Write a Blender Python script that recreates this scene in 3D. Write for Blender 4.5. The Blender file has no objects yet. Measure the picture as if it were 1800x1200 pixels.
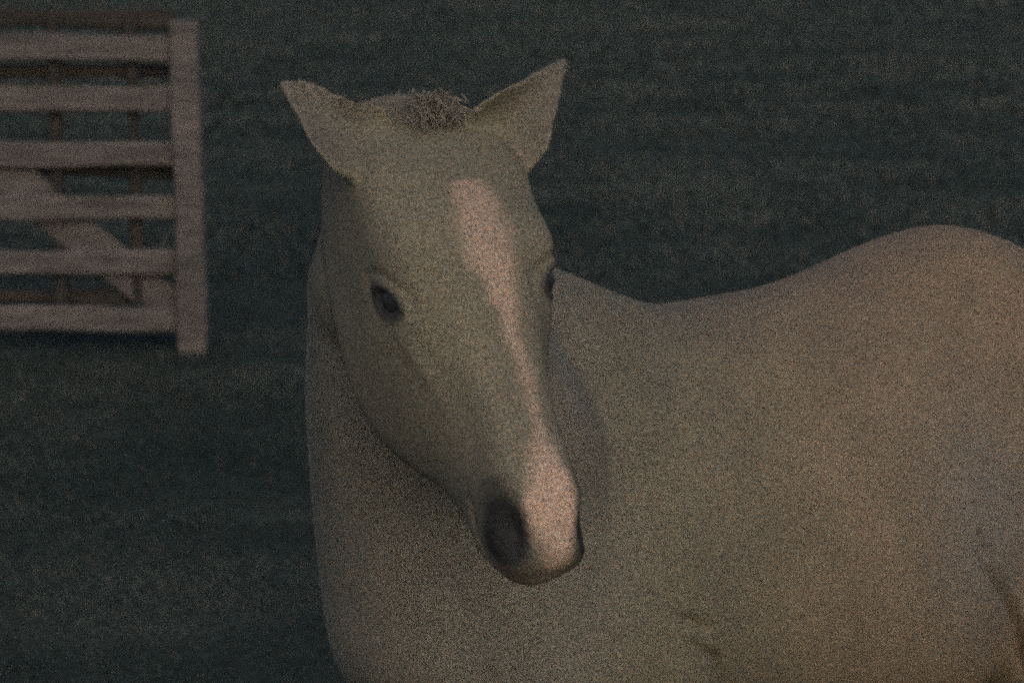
import bpy, bmesh, math, random
import numpy as np
from mathutils import Vector, Matrix
from mathutils.bvhtree import BVHTree
from mathutils import noise as mnoise

random.seed(7)
rng = np.random.default_rng(7)
scene = bpy.context.scene
C = scene.collection

# ------------------------------------------------------------------ camera
CAM_H = 2.15
PITCH = 10.7
cam_data = bpy.data.cameras.new("camera")
cam_data.sensor_width = 36.0
cam_data.lens = 90.0
cam_data.clip_start = 0.1
cam_data.clip_end = 3000.0
cam_data.dof.use_dof = True
cam_data.dof.focus_distance = 3.7
cam_data.dof.aperture_fstop = 6.3
cam = bpy.data.objects.new("camera", cam_data)
cam.location = (0, 0, CAM_H)
cam.rotation_euler = (math.radians(90 - PITCH), 0, 0)
C.objects.link(cam)
scene.camera = cam

# ------------------------------------------------------------------ sky, sun, exposure
SUN_EL, SUN_AZ = 31.0, 170.0          # azimuth clockwise from +Y (the view direction)
world = bpy.data.worlds.new("World")
scene.world = world
world.use_nodes = True
wn = world.node_tree.nodes
bg = wn["Background"]
sky = wn.new("ShaderNodeTexSky")
sky.sky_type = 'NISHITA'
sky.sun_disc = False
sky.sun_elevation = math.radians(SUN_EL)
sky.sun_rotation = math.radians(SUN_AZ)
sky.air_density = 1.0
sky.dust_density = 2.5
world.node_tree.links.new(sky.outputs[0], bg.inputs[0])
bg.inputs[1].default_value = 0.15
sun_data = bpy.data.lights.new("sun", 'SUN')
sun_data.energy = 0.6
sun_data.angle = math.radians(75)
sun_data.color = (1.0, 0.80, 0.60)
sun = bpy.data.objects.new("sun", sun_data)
az, el = math.radians(SUN_AZ), math.radians(SUN_EL)
sdir = Vector((math.sin(az) * math.cos(el), math.cos(az) * math.cos(el), math.sin(el)))
sun.rotation_euler = sdir.to_track_quat('Z', 'Y').to_euler()
sun.location = sdir * 30
C.objects.link(sun)

vs = scene.view_settings
vs.view_transform = 'Standard'
vs.look = 'None'
vs.gamma = 1.0
vs.exposure = -0.82
vs.use_curve_mapping = False
scene.render.film_transparent = False
scene.cycles.use_denoising = False
scene.cycles.use_adaptive_sampling = True
scene.cycles.adaptive_threshold = 0.28
scene.cycles.adaptive_min_samples = 8
scene.cycles.pixel_filter_type = 'BLACKMAN_HARRIS'
scene.cycles.filter_width = 2.2
scene.cycles.max_bounces = 5


# ------------------------------------------------------------------ helpers
def link(name, me, mat=None, parent=None):
    o = bpy.data.objects.new(name, me)
    C.objects.link(o)
    if mat:
        me.materials.append(mat)
    if parent:
        o.parent = parent
    return o


def mesh_from(name, verts, faces, smooth=True):
    me = bpy.data.meshes.new(name)
    me.from_pydata([tuple(v) for v in verts], [], [tuple(f) for f in faces])
    me.update()
    if smooth:
        me.shade_smooth()
    return me


def node_mat(name):
    m = bpy.data.materials.new(name)
    m.use_nodes = True
    nt = m.node_tree
    return m, nt, nt.nodes, nt.links, nt.nodes["Principled BSDF"]


def ramp(nodes, stops):
    r = nodes.new("ShaderNodeValToRGB")
    e = r.color_ramp.elements
    while len(e) < len(stops):
        e.new(0.5)
    for el_, (p, c) in zip(e, stops):
        el_.position = p
        el_.color = (*c, 1)
    return r


class Mesh:
    """collects closed shapes that become one mesh"""
    def __init__(self):
        self.v, self.f = [], []

    def add(self, v, f):
        o = len(self.v)
        self.v += [Vector(p) for p in v]
        self.f += [tuple(i + o for i in q) for q in f]

    def loft(self, rings):
        n = len(rings[0])
        v = [p for r in rings for p in r]
        f = []
        for i in range(len(rings) - 1):
            for j in range(n):
                a, b = i * n + j, i * n + (j + 1) % n
                f.append((a, b, b + n, a + n))
        c0, c1 = len(v), len(v) + 1
        v.append(sum((Vector(p) for p in rings[0]), Vector()) / n)
        v.append(sum((Vector(p) for p in rings[-1]), Vector()) / n)
        L = (len(rings) - 1) * n
        for j in range(n):
            f.append((c0, (j + 1) % n, j))
            f.append((c1, L + j, L + (j + 1) % n))
        self.add(v, f)

    def tube(self, pts, rad, n=20, sub=6):
        """round limb through joints; rad = (side, fore) half sizes"""
        P = np.array([list(p) for p in pts], float)
        R = np.array([[r, r] if np.isscalar(r) else list(r) for r in rad], float)
        t = np.linspace(0, len(P) - 1, (len(P) - 1) * sub + 1)
        P2, R2 = catmull(P, t), catmull(R, t)
        rings = []
        for i in range(len(P2)):
            a = P2[min(i + 1, len(P2) - 1)] - P2[max(i - 1, 0)]
            a = Vector(a).normalized()
            side = Vector((0, 1, 0)) - a * a.y
            side.normalize()
            fore = a.cross(side)
            c = Vector(P2[i])
            rings.append([c + side * (R2[i, 0] * math.cos(q)) + fore * (R2[i, 1] * math.sin(q))
                          for q in np.linspace(0, 2 * math.pi, n, endpoint=False)])
        self.loft(rings)

    def ellipsoid(self, c, r, rot=None, n=24, m=16):
        c = Vector(c)
        rings = []
        for i in range(1, m):
            ph = math.pi * i / m
            rings.append([c + (rot or Matrix.Identity(3)) @ Vector((r[0] * math.sin(ph) * math.cos(q), r[1] * math.sin(ph) * math.sin(q), r[2] * math.cos(ph)))
                          for q in np.linspace(0, 2 * math.pi, n, endpoint=False)])
        self.loft(rings)

    def box(self, x0, x1, y0, y1, z0, z1):
        v = [(x, y, z) for z in (z0, z1) for y in (y0, y1) for x in (x0, x1)]
        self.add(v, [(0, 2, 3, 1), (4, 5, 7, 6), (0, 1, 5, 4), (2, 6, 7, 3), (0, 4, 6, 2), (1, 3, 7, 5)])


def catmull(P, t):
    P = np.asarray(P, float)
    out = []
    n = len(P)
    for s in t:
        i = min(int(s), n - 2)
        u = s - i
        p1, p2 = P[i], P[i + 1]
        p0 = P[i - 1] if i > 0 else 2 * p1 - p2
        p3 = P[i + 2] if i + 2 < n else 2 * p2 - p1
        out.append(0.5 * (2 * p1 + (p2 - p0) * u + (2 * p0 - 5 * p1 + 4 * p2 - p3) * u * u + (3 * p1 - p0 - 3 * p2 + p3) * u ** 3))
    return np.array(out)


def sstep(a, b, x):
    t = np.clip((x - a) / (b - a), 0, 1)
    return t * t * (3 - 2 * t)


# ------------------------------------------------------------------ materials
def coat_material():
    m, nt, N, L, P = node_mat("horse_coat")
    at = N.new("ShaderNodeAttribute"); at.attribute_name = "coat"
    tc = N.new("ShaderNodeTexCoord")
    n1 = N.new("ShaderNodeTexNoise"); n1.inputs["Scale"].default_value = 260; n1.inputs["Detail"].default_value = 3
    n2 = N.new("ShaderNodeTexNoise"); n2.inputs["Scale"].default_value = 7; n2.inputs["Detail"].default_value = 6
    L.new(tc.outputs["Object"], n1.inputs["Vector"]); L.new(tc.outputs["Object"], n2.inputs["Vector"])
    r1 = ramp(N, [(0.25, (0.45, 0.45, 0.45)), (0.75, (1.5, 1.5, 1.5))])
    r2 = ramp(N, [(0.3, (0.87, 0.88, 0.89)), (0.7, (1.10, 1.08, 1.05))])
    L.new(n1.outputs[0], r1.inputs[0]); L.new(n2.outputs[0], r2.inputs[0])
    mx = N.new("ShaderNodeMixRGB"); mx.blend_type = 'MULTIPLY'; mx.inputs[0].default_value = 1
    my = N.new("ShaderNodeMixRGB"); my.blend_type = 'MULTIPLY'; my.inputs[0].default_value = 1
    L.new(at.outputs["Color"], mx.inputs[1]); L.new(r1.outputs[0], mx.inputs[2])
    sp = N.new("ShaderNodeMixRGB"); sp.blend_type = 'MULTIPLY'; sp.inputs[0].default_value = 1
    n3 = N.new("ShaderNodeTexNoise"); n3.inputs["Scale"].default_value = 420; n3.inputs["Detail"].default_value = 2
    L.new(tc.outputs["Object"], n3.inputs["Vector"])
    r3 = ramp(N, [(0.32, (0.82, 1.05, 1.16)), (0.68, (1.20, .95, .80))])
    L.new(n3.outputs[0], r3.inputs[0]); L.new(mx.outputs[0], sp.inputs[1]); L.new(r3.outputs[0], sp.inputs[2])
    L.new(sp.outputs[0], my.inputs[1]); L.new(r2.outputs[0], my.inputs[2])
    L.new(my.outputs[0], P.inputs["Base Color"])
    P.inputs["Roughness"].default_value = 0.75
    P.inputs["Specular IOR Level"].default_value = 0.25
    b = N.new("ShaderNodeBump"); b.inputs["Strength"].default_value = 0.5; b.inputs["Distance"].default_value = 0.002
    L.new(n1.outputs[0], b.inputs["Height"]); L.new(b.outputs[0], P.inputs["Normal"])
    return m


def plain(name, col, rough, spec=0.4):
    m, nt, N, L, P = node_mat(name)
    n = N.new("ShaderNodeTexNoise"); n.inputs["Scale"].default_value = 40
    tc = N.new("ShaderNodeTexCoord"); L.new(tc.outputs["Object"], n.inputs["Vector"])
    r = ramp(N, [(0.3, tuple(c * .75 for c in col)), (0.7, tuple(c * 1.25 for c in col))])
    L.new(n.outputs[0], r.inputs[0]); L.new(r.outputs[0], P.inputs["Base Color"])
    P.inputs["Roughness"].default_value = rough
    P.inputs["Specular IOR Level"].default_value = spec
    return m


def wood_material(name, dark, light):
    m, nt, N, L, P = node_mat(name)
    tc = N.new("ShaderNodeTexCoord")
    mp = N.new("ShaderNodeMapping"); mp.inputs["Scale"].default_value = (1.5, 14, 14)
    L.new(tc.outputs["Object"], mp.inputs[0])
    n = N.new("ShaderNodeTexNoise"); n.inputs["Scale"].default_value = 2.4; n.inputs["Detail"].default_value = 8; n.inputs["Roughness"].default_value = .7
    L.new(mp.outputs[0], n.inputs["Vector"])
    n2 = N.new("ShaderNodeTexNoise"); n2.inputs["Scale"].default_value = 3.5; n2.inputs["Detail"].default_value = 5
    L.new(tc.outputs["Object"], n2.inputs["Vector"])
    r = ramp(N, [(0.3, dark), (0.7, light)])
    r2 = ramp(N, [(0.3, (.65, .68, .66)), (0.65, (1.1, 1.05, 1.05))])
    L.new(n.outputs[0], r.inputs[0]); L.new(n2.outputs[0], r2.inputs[0])
    mx = N.new("ShaderNodeMixRGB"); mx.blend_type = 'MULTIPLY'; mx.inputs[0].default_value = 1
    L.new(r.outputs[0], mx.inputs[1]); L.new(r2.outputs[0], mx.inputs[2])
    L.new(mx.outputs[0], P.inputs["Base Color"])
    P.inputs["Roughness"].default_value = 0.9
    b = N.new("ShaderNodeBump"); b.inputs["Strength"].default_value = .6; b.inputs["Distance"].default_value = .006
    L.new(n.outputs[0], b.inputs["Height"]); L.new(b.outputs[0], P.inputs["Normal"])
    return m


M_coat = coat_material()
M_eye = plain("eye_dark", (0.03, 0.032, 0.036), 0.4)
M_hair = plain("forelock_hair", (0.215, 0.19, 0.145), 0.7)
M_hoof = plain("hoof_horn", (0.06, 0.05, 0.04), 0.6)
M_rail = wood_material("weathered_rail", (0.066, 0.060, 0.056), (0.205, 0.180, 0.167))
M_batten = wood_material("dark_batten", (0.022, 0.021, 0.020), (0.062, 0.055, 0.050))  # darker wood; includes the shade on the battens behind the rails


# ------------------------------------------------------------------ ground
def ground():
    S = 1500.0
    xs = np.concatenate([[-S, -400, -120], np.linspace(-40, 40, 81), [120, 400, S]])
    ys = np.concatenate([[-S, -300, -60], np.linspace(-10, 90, 101), [160, 400, S]])
    v, f = [], []
    for y in ys:
        for x in xs:
            v.append((x, y, gz(x, y)))
    n = len(xs)
    for j in range(len(ys) - 1):
        for i in range(n - 1):
            a = j * n + i
            f.append((a, a + 1, a + 1 + n, a + n))
    m, nt, N, L, P = node_mat("pasture_soil")
    tc = N.new("ShaderNodeTexCoord")
    mp = N.new("ShaderNodeMapping"); mp.inputs["Scale"].default_value = (.5, 1.2, 1)
    L.new(tc.outputs["Object"], mp.inputs[0])
    n1 = N.new("ShaderNodeTexNoise"); n1.inputs["Scale"].default_value = 1.6; n1.inputs["Detail"].default_value = 9; n1.inputs["Roughness"].default_value = .7
    L.new(mp.outputs[0], n1.inputs["Vector"])
    r = ramp(N, [(0.3, (0.028, 0.042, 0.035)), (0.7, (0.076, 0.088, 0.070))])
    L.new(n1.outputs[0], r.inputs[0]); L.new(r.outputs[0], P.inputs["Base Color"])
    P.inputs["Roughness"].default_value = 1.0
    P.inputs["Specular IOR Level"].default_value = 0.1
    o = link("ground", mesh_from("ground", v, f), m)
    o["kind"] = "structure"
    return o


def gz(x, y):
    return 0.0


def grass():
    """short grazed turf: every blade a bent, tapering strip"""
    m, nt, N, L, P = node_mat("grass_blades")
    at = N.new("ShaderNodeAttribute"); at.attribute_name = "tint"
    L.new(at.outputs["Color"], P.inputs["Base Color"])
    P.inputs["Roughness"].default_value = 0.75
    P.inputs["Specular IOR Level"].default_value = 0.15
    pts = []
    def scatter(n, y0, y1, half0, half1):
        y = rng.uniform(y0, y1, n)
        hw = half0 + (half1 - half0) * (y - y0) / (y1 - y0)
        return np.stack([rng.uniform(-1, 1, n) * hw, y], 1)
    bands = [(110000, 5.0, 8.0, 2.2, 2.6, .022, .0032), (120000, 8.0, 13, 2.6, 4, .028, .0045), (80000, 13, 22, 4, 6.5, .042, .010),
             (80000, 22, 36, 6.5, 10, .048, .016), (70000, 36, 60, 10, 16, .055, .026),
             (90000, 1.0, 9.0, 7, 9, .026, .007), (80000, 9.0, 20, 12, 14, .036, .011), (70000, 20, 42, 18, 26, .048, .022), (60000, 42, 90, 34, 60, .06, .05)]
    V, T = [], []
    for n, y0, y1, h0, h1, hh, ww in bands:
        p = scatter(n, y0, y1, h0, h1)
        if y0 == 1.0 or h0 > 10 and n != 70000:      # the wide surroundings leave out what the dense bands cover
            p = p[np.abs(p[:, 0]) > .38 * p[:, 1] * .72]
        n = len(p)
        # patchiness, longer along X like grazed swathes
        q = np.array([mnoise.fractal(Vector((a * .30, b * .75, 0)), 1.0, 2.0, 4) for a, b in p])
        q2 = np.array([mnoise.fractal(Vector((a * 1.3 + 30, b * 2.6, 5)), 1.0, 2.0, 3) for a, b in p])
        hgt = hh * np.clip(1 + .4 * q + rng.normal(0, .25, n), .3, 1.7)
        az_ = rng.normal(0, .5, n) + np.pi * (rng.random(n) < .45)
        lean = rng.uniform(.6, 2.4, n) * hgt
        dx, dy = np.cos(az_), np.sin(az_)
        wx, wy = -dy * ww / 2, dx * ww / 2
        b0 = np.stack([p[:, 0], p[:, 1], np.zeros(n) - .004], 1)
        mid = b0 + np.stack([dx * lean * .35, dy * lean * .35, hgt * .65], 1)
        tip = b0 + np.stack([dx * lean, dy * lean, hgt], 1)
        w = np.stack([wx, wy, np.zeros(n)], 1)
        vv = np.stack([b0 - w, b0 + w, mid + w * .8, mid - w * .8, tip], 1)
        V.append(vv.reshape(-1, 3))
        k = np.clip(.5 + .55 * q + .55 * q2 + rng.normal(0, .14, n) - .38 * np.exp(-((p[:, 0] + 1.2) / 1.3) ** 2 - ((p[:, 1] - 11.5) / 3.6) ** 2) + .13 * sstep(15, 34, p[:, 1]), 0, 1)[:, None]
        dead = (rng.random(n) < .16)[:, None]
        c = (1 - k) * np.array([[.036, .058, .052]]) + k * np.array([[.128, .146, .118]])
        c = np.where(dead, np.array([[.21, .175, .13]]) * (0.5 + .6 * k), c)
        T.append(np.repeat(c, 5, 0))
    V = np.concatenate(V); T = np.concatenate(T)
    nb = len(V) // 5
    me = bpy.data.meshes.new("grass")
    base = (np.arange(nb) * 5)[:, None]
    loops = np.concatenate([base + np.array([[0, 1, 2, 3]]), base + np.array([[3, 2, 4]])], 1).ravel()
    starts = (np.arange(nb) * 7)[:, None] + np.array([[0, 4]])
    me.vertices.add(len(V)); me.vertices.foreach_set("co", V.astype(np.float32).ravel())
    me.loops.add(len(loops)); me.loops.foreach_set("vertex_index", loops.astype(np.int32))
    me.polygons.add(nb * 2)
    me.polygons.foreach_set("loop_start", starts.astype(np.int32).ravel())
    me.update(calc_edges=True)
    a = me.attributes.new("tint", 'FLOAT_COLOR', 'POINT')
    a.data.foreach_set("color", np.concatenate([T, np.ones((len(T), 1))], 1).astype(np.float32).ravel())
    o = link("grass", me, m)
    o["kind"] = "stuff"
    o["label"] = "short dark grazed grass covering the pasture behind the horse"
    o["category"] = "grass"
    return o


# ------------------------------------------------------------------ fence
FENCE_Y = 11.1


def plank(name, p0, p1, w, t, mat, parent, wob=.007, n=30):
    """a rough sawn board from p0 to p1 (in the x-z plane), w wide, t thick, slightly uneven"""
    p0, p1 = Vector(p0), Vector(p1)
    d = (p1 - p0)
    Ln = d.length
    d.normalize()
    fw = Vector((0, 1, 0))
    up = d.cross(fw); up.normalize()
    if up.z < 0 or (abs(up.z) < 1e-3 and up.x < 0):
        up = -up
    seed = random.random() * 100
    rings = []
    c = .012
    for i in range(n + 1):
        s = Ln * i / n
        a = mnoise.noise(Vector((s * 2.3, seed, 0))) * wob * 2
        b = mnoise.noise(Vector((s * 2.9, seed + 9, 0))) * wob * 2
        g = mnoise.noise(Vector((s * 1.1, seed + 20, 0))) * wob * 1.6
        q = p0 + d * s + fw * g
        hw0, hw1, ht = w / 2 + a, w / 2 + b, t / 2
        prof = [(-hw0 + c, -ht), (hw1 - c, -ht), (hw1, -ht + c), (hw1, ht - c), (hw1 - c, ht), (-hw0 + c, ht), (-hw0, ht - c), (-hw0, -ht + c)]
        rings.append([q + up * u + fw * v_ for u, v_ in prof])
    m = Mesh(); m.loft(rings)
    return link(name, mesh_from(name, m.v, m.f, smooth=False), mat, parent)


def fence():
    root = bpy.data.objects.new("wooden_fence", None); C.objects.link(root)
    root.location = (-1.40, FENCE_Y, 0)
    root["label"] = "weathered wooden rail fence with diagonal brace standing left of the horse"
    root["category"] = "fence"
    L0 = -2.6
    zs = ZS
    for z, zl in zs:
        plank("rail", (L0, 0, zl), (-.066, 0, z), .112, .04, M_rail, root)
    plank("rail", (L0, .07, 1.475), (-.066, .07, 1.46), .085, .035, M_batten, root)
    plank("rail", (L0, .085, .80), (-.066, .085, .80), .06, .03, M_batten, root, wob=.012)  # dark strip standing in for the shade under the rail above
    plank("rail", (L0, .085, .245), (-.30, .085, .235), .065, .03, M_batten, root, wob=.014)
    for x in (-.25, -.59, -1.3, -2.0):
        plank("batten", (x, .05, .10), (x, .05, 1.47), .055, .05, M_batten, root)
    plank("brace", (-.075, .042, .16), (-1.5, .042, 1.38), .175, .03, M_rail, root)
    plank("rail", (L0, .085, 1.235), (-.066, .085, 1.235), .055, .03, M_batten, root)
    plank("post", (-.008, 0, -.25), (-.008, 0, 1.46), .122, .13, M_rail, root, wob=.005)
    plank("post", (L0 - .066, 0, -.25), (L0 - .066, 0, 1.5), .132, .13, M_rail, root, wob=.005)
    return root


ZS = [(1.345, 1.345), (1.12, 1.125), (.88, .885), (.645, .66), (.405, .415), (.155, .165)]

# ------------------------------------------------------------------ horse
YAW = 38.0                      # body turned out of profile towards the camera
WX, WY = 0.20, 4.08             # withers on the ground plan
fdir = Vector((-math.cos(math.radians(YAW)), -math.sin(math.radians(YAW)), 0))
ldir = Vector((-fdir.y, fdir.x, 0)) * 1.0     # the horse's left: turn forward by +90 deg
HB = Matrix((fdir, ldir, Vector((0, 0, 1)))).transposed()   # body frame -> world axes
HBinv = HB.transposed()


def to_body(p):
    return HBinv @ (Vector(p) - Vector((WX, WY, 0)))


# head frame, fixed in the world and brought into the body frame
HSX, HS, HSZ = 1.105, 1.043, 1.007
HEAD_POLL = Vector((-0.102, 3.418, 1.82))
ROLL, TILT, TURN = 17.5, 22.8, 31.0
cp = math.radians(PITCH)
Rv, Uv, Bv = Vector((1, 0, 0)), Vector((0, math.sin(cp), math.cos(cp))), Vector((0, -math.cos(cp), math.sin(cp)))
rr, tt = math.radians(ROLL), math.radians(TILT)
h_ax = (Rv * math.sin(rr) - Uv * math.cos(rr)) * math.cos(tt) + Bv * math.sin(tt)
h_n = (Bv - h_ax * Bv.dot(h_ax)).normalized()
rotm = Matrix.Rotation(math.radians(TURN), 3, h_ax)
if (rotm @ h_n).dot(Rv) < h_n.dot(Rv):
    rotm = Matrix.Rotation(-math.radians(TURN), 3, h_ax)
h_n = rotm @ h_n
h_lat = h_n.cross(h_ax)
if h_lat.dot(Rv) < 0:
    h_lat = -h_lat
HM = Matrix((HBinv @ h_lat, HBinv @ h_ax, HBinv @ h_n)).transposed()   # head local -> body frame
HO = to_body(HEAD_POLL)


WARP = ([-.1, 0, .19, .4, .62], [-.1, 0, .225, .42, .62])


def warp(y):
    return float(np.interp(y, *WARP)) if -.1 < y < .62 else y


def hp(x, y, z):
    return HO + HM @ Vector((x * HSX, warp(y) * HS, z * HSZ))


HEAD = [  # along, dorsal z, depth, half widths at depth fractions .03 .15 .35 .6 .85 .97
    (-.06, -.055, .15, (.030, .060, .078, .078, .060, .020)),
    (.00, -.020, .225, (.068, .098, .104, .096, .080, .035)),
    (.06, .004, .272, (.082, .112, .114, .106, .092, .042)),
    (.12, .016, .302, (.080, .112, .114, .108, .097, .047)),
    (.18, .018, .318, (.066, .110, .112, .106, .097, .050)),
    (.24, .010, .318, (.054, .096, .105, .102, .092, .050)),
    (.30, .002, .308, (.044, .074, .090, .090, .080, .044)),
    (.36, -.002, .272, (.037, .058, .072, .074, .064, .036)),
    (.43, -.005, .210, (.033, .050, .058, .057, .048, .028)),
    (.49, -.009, .172, (.033, .050, .057, .054, .045, .028)),
    (.55, -.018, .142, (.033, .052, .060, .056, .047, .028)),
    (.59, -.033, .114, (.029, .049, .055, .047, .033, .017)),
    (.605, -.043, .095, (.024, .043, .048, .040, .026, .013)),
    (.616, -.060, .060, (.015, .028, .032, .026, .016, .008)),
]
FR = (.03, .15, .35, .6, .85, .97)


def build_head(M):
    H = np.array([[a, b, c, *w] for a, b, c, w in HEAD])
    T = np.linspace(0, len(H) - 1, (len(H) - 1) * 5 + 1)
    H = catmull(H, T)
    rings = []
    for row in H:
        y, zt, dp, w = row[0], row[1], row[2], row[3:]
        side = [(wi, zt - dp * f) for wi, f in zip(w, FR)]
        ring = [(0, zt)] + side + [(0, zt - dp)] + [(-a, b) for a, b in reversed(side)]
        # resample smoothly (closed catmull)
        P = np.array(ring + ring[:3])
        t = np.linspace(1, len(ring) + 1, 57)[:-1]
        P = catmull(np.vstack([P]), t)
        rings.append([hp(a, y, b) for a, b in P])
    M.loft(rings)


EAR_LEN = {1: .158, -1: .142}
EYE = {1: (.205, -.034), -1: (.203, -.066)}


def build_ear(M, s):
    base = Vector(EAR_B[s])
    w_ = HBinv @ (Rv * EAR_D[s][0] + Uv * EAR_D[s][1] + Bv * EAR_D[s][2])
    d = (HM.transposed() @ w_).normalized()
    face = Vector((s * .25, .15, 1.0))
    face = (face - d * face.dot(d)).normalized()
    wd = d.cross(face).normalized()
    nu, nv = 18, 12
    th0 = .020
    fr, bk = [], []
    for i in range(nu + 1):
        u = i / nu
        wid = np.interp(u, [0, .15, .35, .6, .8, .93, 1], [.050, .052, .045, .030, .018, .008, .003])
        cup = np.interp(u, [0, .3, 1], [.35, .75, .35]) * wid
        c = base + d * (EAR_LEN[s] * (u - .12)) + face * (.02 * math.sin(u * 2.4)) - d.cross(face) * 0
        th = th0 * np.interp(u, [0, .6, 1], [1.3, .8, .5])
        rf, rb = [], []
        for j in range(nv + 1):
            q = j / nv * 2 - 1
            k_ = (1 - .40 * math.sin(math.pi * min(1, u * 1.25)) ** 2) if (s < 0 and q < 0) else (.9 if (s > 0 and q > 0) else (1 + .22 * math.sin(math.pi * u) if s < 0 else 1 + .10 * math.sin(math.pi * u)))
            p = c + wd * (wid * q * k_) + face * (cup * (q * q - .4))
            rf.append(p)
            rb.append(p - face * (th * (1 - .40 * q * q) + .012 * (1 - q * q)))
        fr.append(rf); bk.append(rb)
    rings = [[hp(*p) for p in rf] + [hp(*p) for p in reversed(rb)] for rf, rb in zip(fr, bk)]
    M.loft(rings)


EAR_D = {1: (.66, .75, -.12), -1: (-.82, .57, -.12)}
EAR_B = {1: (.080, .028, -.020), -1: (-.098, .024, -.026)}


TRUNK = [  # x, top, bottom, half width
    (.47, 1.16, .86, .17), (.43, 1.23, .79, .225), (.34, 1.31, .75, .285), (.22, 1.37, .75, .300), (.10, 1.43, .75, .295),
    (-.04, 1.428, .735, .290), (-.20, 1.430, .70, .302), (-.36, 1.436, .67, .320), (-.50, 1.463, .645, .325),
    (-.62, 1.492, .665, .315), (-.74, 1.503, .73, .302), (-.87, 1.465, .90, .280), (-1.00, 1.385, .98, .215), (-1.08, 1.32, 1.05, .12)]


def build_trunk(M):
    Tt = catmull(np.array(TRUNK), np.linspace(0, len(TRUNK) - 1, (len(TRUNK) - 1) * 4 + 1))
    rings = []
    for x, zt, zb, hw in Tt:
        r = []
        zc, hh = (zt * .45 + zb * .55), None
        for q in np.linspace(0, 2 * math.pi, 48, endpoint=False):
            cq, sq = math.cos(q), math.sin(q)
            if sq >= 0:
                yy = hw * math.copysign(abs(cq) ** 1.0, cq)
                zz = zc + (zt - zc) * abs(sq) ** 1.05
            else:
                yy = hw * math.copysign(abs(cq) ** .70, cq)
                zz = zc - (zc - zb) * abs(sq) ** .9
            r.append((x, yy, zz))
        rings.append([Vector(p) for p in r])
    M.loft(rings)


def build_neck(M):
    # crest line in the world, neck height crest to throat, half width
    CR = [((.22, 4.10, 1.43), .58, .23), ((.12, 4.02, 1.48), .54, .22), ((0.0, 3.92, 1.54), .42, .190), ((-.10, 3.80, 1.59), .35, .166),
          ((-.150, 3.67, 1.65), .27, .142), ((-.152, 3.54, 1.705), .25, .128), ((-.118, 3.44, 1.74), .24, .10)]
    P = np.array([list(to_body(Vector(c) - Vector((0, 0, hh / 2)))) for c, hh, w in CR])
    R = np.array([[hh / 2, w] for c, hh, w in CR])
    t = np.linspace(0, len(P) - 1, (len(P) - 1) * 6 + 1)
    P, R = catmull(P, t), catmull(R, t)
    rings = []
    for i in range(len(P)):
        a = Vector(P[min(i + 1, len(P) - 1)] - P[max(i - 1, 0)]).normalized()
        up = Vector((0, 0, 1)) - a * a.z
        # blend to the head's own up near the end
        k = sstep(.55, 1, i / (len(P) - 1))
        u2 = (HM @ Vector((0, -.75, .65)))
        up = up.normalized() * (1 - k) + u2 * k
        up = (up - a * up.dot(a)).normalized()
        sd = a.cross(up)
        c = Vector(P[i])
        rings.append([c + up * (R[i, 0] * math.sin(q)) + sd * (R[i, 1] * math.copysign(abs(math.cos(q)) ** (.8 if math.sin(q) < 0 else 1.0), math.cos(q)) * (1 - .22 * max(0, math.sin(q)) ** 2))
                      for q in np.linspace(0, 2 * math.pi, 40, endpoint=False)])
    M.loft(rings)
    # the deep front of the neck running down into the breast: level sections, world centre, half sizes
    COL = [(1.73, -.156, 3.54, .085, .10), (1.65, -.150, 3.59, .118, .13), (1.56, -.143, 3.64, .143, .18), (1.47, -.125, 3.70, .173, .21), (1.35, -.094, 3.76, .213, .23),
           (1.20, -.070, 3.83, .236, .24), (1.05, -.040, 3.87, .258, .25), (.92, -.018, 3.90, .262, .25), (.82, .010, 3.95, .230, .21), (.76, .04, 4.0, .17, .15)]
    K = catmull(np.array(COL), np.linspace(0, len(COL) - 1, (len(COL) - 1) * 5 + 1))
    rings = []
    for z, cx, cy, a, b in K:
        rings.append([to_body((cx + a * math.copysign(abs(math.cos(q)) ** .85, math.cos(q)), cy + b * math.copysign(abs(math.sin(q)) ** .85, math.sin(q)), z))
                      for q in np.linspace(0, 2 * math.pi, 44, endpoint=False)])
    M.loft(rings)


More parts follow.
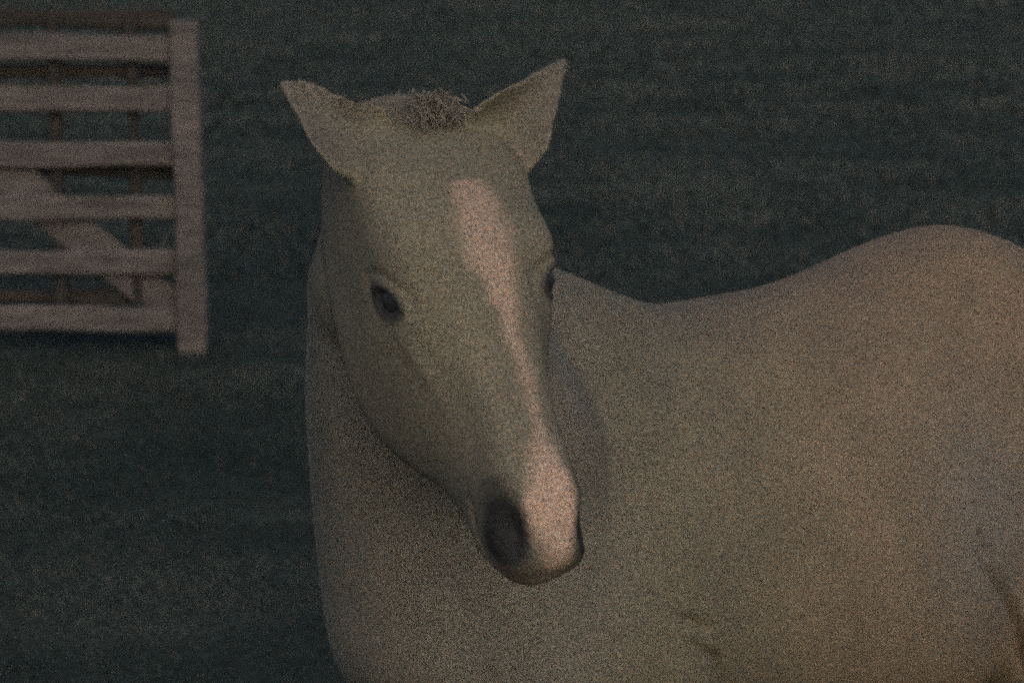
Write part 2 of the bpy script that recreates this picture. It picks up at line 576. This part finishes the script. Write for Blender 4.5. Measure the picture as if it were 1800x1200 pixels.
def build_legs(M):
    for s in (1, -1):
        fx = .0 if s == 1 else .10
        M.ellipsoid((.20, s * .155, 1.10), (.20, .11, .28), Matrix.Rotation(math.radians(-22), 3, 'Y'))
        M.ellipsoid((.34, s * .15, 1.02), (.11, .125, .17))
        M.tube([(.19, s * .175, 1.06), (.13 + fx * .3, s * .185, .92), (.10 + fx * .6, s * .18, .76), (.085 + fx * .8, s * .165, .60), (.08 + fx, s * .155, .46), (.08 + fx, s * .155, .40),
                (.075 + fx, s * .155, .26), (.075 + fx, s * .155, .135), (.10 + fx, s * .155, .075), (.115 + fx, s * .155, .045)],
               [(.125, .16), (.11, .13), (.075, .095), (.055, .066), (.052, .057), (.044, .048), (.032, .04), (.041, .048), (.036, .042), (.045, .05)])
        bx = -.03 if s == 1 else -.14
        M.ellipsoid((-.84, s * .165, 1.13), (.23, .13, .33), Matrix.Rotation(math.radians(8), 3, 'Y'))
        M.tube([(-.78, s * .18, 1.08), (-.72 + bx * .3, s * .20, .90), (-.78 + bx * .6, s * .185, .75), (-.86 + bx, s * .165, .58), (-.90 + bx, s * .16, .50), (-.885 + bx, s * .16, .40),
                (-.865 + bx, s * .16, .26), (-.855 + bx, s * .16, .135), (-.825 + bx, s * .16, .075), (-.81 + bx, s * .16, .045)],
               [(.13, .20), (.125, .17), (.09, .125), (.06, .075), (.052, .07), (.042, .052), (.036, .044), (.042, .05), (.037, .043), (.045, .05)])
    M.ellipsoid((.315, -.175, .94), (.125, .115, .20))
    M.ellipsoid((.29, .185, .95), (.11, .10, .18))
    M.tube([(-1.0, 0, 1.38), (-1.07, 0, 1.33), (-1.12, 0, 1.22), (-1.13, 0, 1.08)], [.04, .036, .03, .022])


def smooth_verts(me, it, lam=.5, mask=None):
    n = len(me.vertices)
    co = np.empty(n * 3, np.float32); me.vertices.foreach_get("co", co); co = co.reshape(-1, 3).astype(float)
    e = np.empty(len(me.edges) * 2, np.int32); me.edges.foreach_get("vertices", e); e = e.reshape(-1, 2)
    deg = np.bincount(e.ravel(), minlength=n).astype(float)[:, None]
    mk = 1.0 if mask is None else mask[:, None]
    for k in range(it):
        for l in (lam, -lam * .9):
            s = np.stack([np.bincount(e[:, 0], co[e[:, 1], i], n) + np.bincount(e[:, 1], co[e[:, 0], i], n) for i in range(3)], 1)
            co = co + mk * l * (s / deg - co)
    me.vertices.foreach_set("co", co.astype(np.float32).ravel())
    me.update()
    return co


def to_head(co):
    A = np.array(HM)
    q = (co - np.array(HO)) @ A / np.array([HSX, HS, HSZ])
    q[:, 1] = np.where(q[:, 1] < -.1, q[:, 1], np.where(q[:, 1] > .62, q[:, 1], np.interp(q[:, 1], WARP[1], WARP[0])))
    return q


GROOVES = [
    ([(.21, .31, 1.01), (.186, .307, 1.014)], .006, .013),
    ([(.178, .306, 1.023), (.14, .299, 1.009), (.098, .291, .984)], .006, .015),
    ([(.138, .297, .972), (.096, .289, .946), (.061, .277, .923), (.033, .253, .86), (.02, .235, .78)], .007, .016),
    ([(-.483, .323, 1.049), (-.488, .324, 1.024), (-.496, .324, 1.003)], .007, .018),
    ([(-.504, .323, .983), (-.538, .318, .945), (-.589, .3, .893), (-.625, .288, .851), (-.656, .273, .78), (-.68, .26, .72)], .010, .022),
]    # filled below: polyline in the body frame, width, depth, left side only


def horse():
    root = bpy.data.objects.new("horse", None); C.objects.link(root)
    root["label"] = "pale dun horse with a white blaze turning its head to the camera"
    root["category"] = "horse"
    M = Mesh()
    build_trunk(M); build_neck(M); build_head(M); build_legs(M)
    for s in (1, -1):
        build_ear(M, s)
    tmp = link("body_base", mesh_from("body_base", M.v, M.f))
    md = tmp.modifiers.new("remesh", 'REMESH'); md.mode = 'VOXEL'; md.voxel_size = .0055; md.adaptivity = 0
    dg = bpy.context.evaluated_depsgraph_get()
    me = bpy.data.meshes.new_from_object(tmp.evaluated_get(dg))
    old = tmp.data
    bpy.data.objects.remove(tmp); bpy.data.meshes.remove(old)
    n = len(me.vertices)
    co = np.empty(n * 3, np.float32); me.vertices.foreach_get("co", co); co = co.reshape(-1, 3)
    h = to_head(co)
    in_head = 1 - sstep(-.02, .06, -h[:, 1])
    near_head = np.where((np.abs(h[:, 0]) < .3) & (h[:, 1] > -.25) & (h[:, 1] < .75) & (h[:, 2] > -.33) & (h[:, 2] < .2), 1.0, 0.0)
    # the trunk is smoothed hard where limbs join; the head keeps its detail
    hx_a = np.abs(h[:, 0])
    core = near_head * np.where(h[:, 1] > .07, (hx_a < .128) & (h[:, 2] > -.31 + .25 * np.clip(h[:, 1] - .3, 0, .3)), h[:, 2] > -.12)
    far = 1 - core
    smooth_verts(me, 14, .6)
    smooth_verts(me, 26, .6, near_head * sstep(.50, .56, h[:, 1]))
    ears = sstep(.075, .11, np.abs(h[:, 0])) * (1 - sstep(.03, .09, h[:, 1])) * near_head
    smooth_verts(me, 50, .6, ears)
    co = smooth_verts(me, 190, .62, far)
    me.shade_smooth()
    nr = np.empty(n * 3, np.float32); me.vertices.foreach_get("normal", nr); nr = nr.reshape(-1, 3)
    h = to_head(co)
    d = np.zeros(n)
    EYEZ = np.where(h[:, 0] > 0, EYE[1][1], EYE[-1][1])
    x, y, z = np.abs(h[:, 0]), h[:, 1], h[:, 2]
    g = lambda a, b, c, ra, rb, rc: np.exp(-(((x - a) / ra) ** 2 + ((y - b) / rb) ** 2 + ((z - c) / rc) ** 2)) * near_head
    u_ = (y - .207) * .80 + (z - EYEZ) * .60
    v_ = -(y - .207) * .60 + (z - EYEZ) * .80
    rr_ = np.sqrt((u_ / .027) ** 2 + (v_ / .019) ** 2)
    d += .010 * g(.094, .168, -.002, .030, .030, .025)      # brow
    d -= .007 * g(.085, .105, -.005, .025, .022, .022)      # hollow above the eye
    d -= .012 * np.exp(-(rr_ / 1.1) ** 2) * (x > .05) * near_head      # socket
    d -= .004 * g(.078, .270, -.020, .02, .05, .025)        # below the eye
    d += .003 * g(.080, .300, -.075, .03, .07, .012)        # facial crest
    d -= .003 * g(.055, .400, -.06, .03, .06, .03)
    lid = np.exp(-((rr_ - 1.05) / .30) ** 2) * (x > .05) * near_head
    d += (.0045 + .0035 * (v_ > 0)) * lid                     # eyelids, the upper one heavier
    d -= .003 * np.exp(-((rr_ - 1.75) / .22) ** 2) * (v_ > -.004) * (x > .05) * near_head
    d -= .020 * g(.047, .566, -.047, .016, .030, .022)      # nostril
    d += .006 * g(.030, .535, -.030, .018, .03, .02)        # rim of the nostril
    d -= .006 * np.exp(-((z + .118 + (y - .52) * .15) / .006) ** 2) * sstep(.47, .50, y) * near_head  # mouth
    d -= .004 * g(.0, .33, .0, .02, .08, .03)
    for poly, wdt, dep in GROOVES:
        dist = np.full(n, 9.0); tt_ = np.zeros(n)
        for i in range(len(poly) - 1):
            a, b = np.array(poly[i]), np.array(poly[i + 1])
            ab = b - a
            t = np.clip(((co - a) @ ab) / (ab @ ab), 0, 1)
            dd = np.linalg.norm(co - a - t[:, None] * ab, axis=1)
            better = dd < dist
            dist = np.where(better, dd, dist); tt_ = np.where(better, i + t, tt_)
        fade = np.sin(np.clip(tt_ / (len(poly) - 1), .0, 1) * math.pi * .86 + .22) ** .7
        d -= dep * np.exp(-(dist / wdt) ** 2) * fade
    # broad muscle forms
    co2 = co + nr * d[:, None]
    me.vertices.foreach_set("co", co2.astype(np.float32).ravel()); me.update()
    # coat colours: white blaze, dark skin at nostrils, darker lower legs; some shading painted in
    nz = np.array([mnoise.fractal(Vector(p) * 28, 1, 2, 3) for p in co2[near_head > 0]])
    nzz = np.zeros(n); nzz[near_head > 0] = nz
    flank_shade = np.exp(-((co2[:, 0] + .50) / .16) ** 2 - ((co2[:, 2] - 1.06) / .22) ** 2)[:, None]  # flank shading painted into the coat as a grey patch
    warm = sstep(.25, -.55, co2[:, 0])[:, None]  # rear coat warmer; also carries the warm light on the hip
    tan = np.array([COAT]) * (1 - warm) + np.array([COAT_REAR]) * warm
    brst_shade = (sstep(.16, .40, co2[:, 0]) * (1 - near_head * sstep(-.36, -.28, h[:, 2])))[:, None]  # cool grey shading of neck and breast mixed into the coat
    tan = tan * (1 - .75 * brst_shade) + np.array([[.232, .216, .186]]) * .75 * brst_shade
    tan = tan * (1 - .7 * flank_shade) + np.array([[.198, .195, .185]]) * .7 * flank_shade
    hx = h[:, 0]
    hw = np.interp(y, *BLAZE_W); off = np.interp(y, *BLAZE_O)
    bl = (1 - sstep(-.015, .015, np.abs(hx - off) - hw - .010 * nzz)) * (z > -.10) * near_head * (y > .05) * (.66 + .34 * sstep(.18, .32, y))
    white = np.array([[.55, .40, .315]])
    col = tan * (1 - bl[:, None]) + white * bl[:, None]
    lip = (sstep(.545, .585, y) * sstep(.065, .085, -z) * near_head * .8)[:, None]  # pinkish lip, painted paler to lift the shaded underside of the chin
    col = col * (1 - lip) + np.array([[.30, .26, .215]]) * lip
    nk = np.exp(-(((x - .052) / .024) ** 2 + ((y - .564) / .055) ** 2 + ((z + .052) / .042) ** 2)) * near_head * (1 - bl)
    nk = np.clip(nk * 2.1 + .25 * nzz * (nk > .1), 0, 1)
    dark = np.array([[.055, .054, .056]])
    col = col * (1 - nk[:, None]) + dark * .62 * nk[:, None]
    ek = (1 - sstep(1.0, 1.55, rr_)) * (x > .05) * near_head
    ek = np.clip(ek * 1.2, 0, 1)
    col = col * (1 - ek[:, None]) + dark * ek[:, None]
    col = col * (1 - ears[:, None] * np.array([[.12, .12, .04]]))  # shade put into the ear colour to offset their yellowish light
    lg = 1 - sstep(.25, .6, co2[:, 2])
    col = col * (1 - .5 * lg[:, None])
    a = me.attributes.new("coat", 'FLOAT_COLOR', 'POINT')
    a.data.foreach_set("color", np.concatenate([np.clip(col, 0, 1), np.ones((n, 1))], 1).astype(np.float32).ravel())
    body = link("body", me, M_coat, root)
    # eyes
    bvh = BVHTree.FromPolygons([tuple(p) for p in co2], [tuple(p.vertices) for p in me.polygons])
    add_fur(me, co2, col)
    for s in (1, -1):
        o = hp(s * .30, *EYE[s]); di = -(HM @ Vector((s, 0, 0)))
        loc, nrm, idx, ds = bvh.ray_cast(o, di)
        E = Mesh(); E.ellipsoid((0, 0, 0), (.026, .025, .024))
        e = link("eye", mesh_from("eye", E.v, E.f), M_eye, root)
        e.location = loc + di * .0150
    # forelock and mane, single tapering locks
    hair_mesh("forelock", [(hp(random.gauss(.0, .020), random.uniform(-.03, .01), -.002 + random.uniform(-.012, .008)),
                            HM @ Vector((random.gauss(-.004, .014), random.uniform(.006, .036), random.uniform(0, .010)))) for _ in range(420)], root, .0015, HM @ Vector((0, .15, .35)))
    CRB = np.array([list(to_body(c)) for c in ((.22, 4.10, 1.455), (0.0, 3.92, 1.525), (-.150, 3.67, 1.665), (-.150, 3.54, 1.735))])
    locks = []
    for _ in range(1500):
        t = random.random() * .86
        c_ = Vector(catmull(CRB, [t * (len(CRB) - 1)])[0])
        o = Vector((c_.x, c_.y, c_.z + .25))
        loc, nrm, idx, ds = bvh.ray_cast(o, Vector((0, 0, -1)))
        if loc is None:
            continue
        side = -(HM @ Vector((1, 0, 0)) * t + Vector((0, 1, 0)) * (1 - t))
        q = loc + side * random.uniform(.0, .03) - Vector((0, 0, .004))
        locks.append((q, side * random.uniform(.05, .09) + Vector((random.gauss(0, .02), 0, -random.uniform(.06, .15)))))
    hair_mesh("mane", locks, root, .003, Vector((0, 0, 1)))
    hair_mesh("tail", [(Vector((-1.07 + random.gauss(0, .02), random.gauss(0, .025), random.uniform(1.08, 1.34))),
                        Vector((-random.uniform(.03, .12), random.gauss(0, .05), -random.uniform(.45, .8)))) for _ in range(900)], root, .004, Vector((-1, 0, .6)))
    # hooves
    for hx_, s in ((.115, 1), (.215, -1), (-.84, 1), (-.95, -1)):
        Hm = Mesh()
        rings = []
        for z_, r_, dx in ((0.0, .064, .02), (.012, .065, .018), (.045, .056, .004), (.07, .049, -.006), (.078, .040, -.008)):
            rings.append([(hx_ + dx + r_ * 1.08 * math.cos(q), s * (.155 if hx_ > 0 else .16) + r_ * math.sin(q), z_) for q in np.linspace(0, 2 * math.pi, 28, endpoint=False)])
        Hm.loft([[Vector(p) for p in r] for r in rings])
        link("hoof", mesh_from("hoof", Hm.v, Hm.f), M_hoof, root)
    root.matrix_world = Matrix.Translation((WX, WY, 0)) @ HB.to_4x4()
    return root


def add_fur(me, co, col):
    """the short coat: single hairs lying along the skin, joined to the body's own mesh"""
    NH = 620000
    n0 = len(co)
    me.calc_loop_triangles()
    tri = np.empty(len(me.loop_triangles) * 3, np.int32); me.loop_triangles.foreach_get("vertices", tri); tri = tri.reshape(-1, 3)
    nv = np.empty(n0 * 3, np.float32); me.vertices.foreach_get("normal", nv); nv = nv.reshape(-1, 3)
    A, B, Cc = co[tri[:, 0]], co[tri[:, 1]], co[tri[:, 2]]
    ar = np.linalg.norm(np.cross(B - A, Cc - A), axis=1)
    cen = (A + B + Cc) / 3
    ar *= np.where(cen[:, 2] < .55, .15, 1.0) * np.where(cen[:, 1] < -.12, .45, 1.0)
    hc = to_head(cen)
    hd = (np.abs(hc[:, 0]) < .28) & (hc[:, 1] > -.02) & (hc[:, 1] < .64) & (hc[:, 2] > -.33) & (hc[:, 2] < .12)
    ar *= np.where(hd, 2.4, 1.0)
    for sgn in (1, -1):      # none on the eyeballs' lids
        ar *= np.where((np.hypot(hc[:, 1] - EYE[sgn][0], hc[:, 2] - EYE[sgn][1]) < .026) & (hc[:, 0] * sgn > .05), 0, 1)
    pick = rng.choice(len(tri), NH, p=ar / ar.sum())
    r1, r2 = np.sqrt(rng.random(NH)), rng.random(NH)
    w = np.stack([1 - r1, r1 * (1 - r2), r1 * r2], 1)[:, :, None]
    T = tri[pick]
    p = (co[T] * w).sum(1); nn = (nv[T] * w).sum(1); c = (col[T] * w).sum(1)
    nn /= np.linalg.norm(nn, axis=1)[:, None]
    onh = hd[pick][:, None]
    comb = np.where(onh, np.array(HM @ Vector((0, 1, 0)))[None], np.array([[-.75, 0, -.6]]))
    comb = comb + rng.normal(0, .28, (NH, 3))
    tg = comb - nn * (comb * nn).sum(1)[:, None]
    tg /= np.linalg.norm(tg, axis=1)[:, None] + 1e-6
    d = tg + nn * rng.uniform(.12, .5, NH)[:, None]
    d /= np.linalg.norm(d, axis=1)[:, None]
    sd = np.cross(d, nn); sd /= np.linalg.norm(sd, axis=1)[:, None] + 1e-6
    ln = np.where(onh[:, 0], rng.uniform(.003, .006, NH), rng.uniform(.006, .012, NH))[:, None]
    hw = np.where(onh[:, 0], .00034, .00048)[:, None]
    p0 = p - nn * .0006
    V = np.stack([p0 - sd * hw, p0 + sd * hw, p0 + d * ln], 1).reshape(-1, 3)
    shade = np.clip(rng.normal(1.06, .25, NH), .35, 1.9)[:, None]
    hue = rng.normal(0, .11, NH)[:, None]
    ch = c * shade * np.concatenate([1 + hue, 1 - .25 * hue, 1 - hue], 1)
    ch = np.repeat(np.clip(ch, 0, 1), 3, 0)
    l0, f0 = len(me.loops), len(me.polygons)
    me.vertices.add(NH * 3); me.loops.add(NH * 3); me.polygons.add(NH)
    allc = np.concatenate([co, V]).astype(np.float32)
    me.vertices.foreach_set("co", allc.ravel())
    lv = np.empty(l0 + NH * 3, np.int32); me.loops.foreach_get("vertex_index", lv)
    lv[l0:] = np.arange(NH * 3) + n0
    me.loops.foreach_set("vertex_index", lv)
    ls = np.empty(f0 + NH, np.int32); me.polygons.foreach_get("loop_start", ls)
    ls[f0:] = l0 + np.arange(NH) * 3
    me.polygons.foreach_set("loop_start", ls)
    me.update(calc_edges=True)
    a = me.attributes["coat"]
    full = np.concatenate([np.clip(col, 0, 1), ch]); full = np.concatenate([full, np.ones((len(full), 1))], 1)
    a.data.foreach_set("color", full.astype(np.float32).ravel())
    me.shade_smooth()


def hair_mesh(name, locks, root, w, lift):
    V, F = [], []
    for p, dvec in locks:
        p = Vector(p); ln = dvec.length
        sd = Vector((random.gauss(0, 1), random.gauss(0, 1), random.gauss(0, 1))).cross(dvec).normalized()
        b = len(V)
        for i in range(5):
            t = i / 4
            c = p + dvec * t + Vector(lift) * (ln * .22 * math.sin(t * math.pi) * .8)
            ww = w * (1 - t) ** .6 * .5 + .0002
            V += [c - sd * ww, c + sd * ww]
        for i in range(4):
            F.append((b + 2 * i, b + 2 * i + 1, b + 2 * i + 3, b + 2 * i + 2))
    return link(name, mesh_from(name, V, F), M_hair, root)


COAT = (.222, .200, .150)
COAT_REAR = (.276, .210, .148)
BLAZE_W = ([.09, .098, .12, .16, .20, .24, .29, .42, .46, .50, .54, .59, .62], [-.02, .018, .031, .034, .027, .014, .004, .003, .010, .023, .033, .025, .009])
BLAZE_O = ([.1, .2, .27, .33, .42, .50, .6], [.006, .007, .010, .011, .009, .003, .0])

if __name__ == "__main__":
    ground()
    grass()
    fence()
    horse()
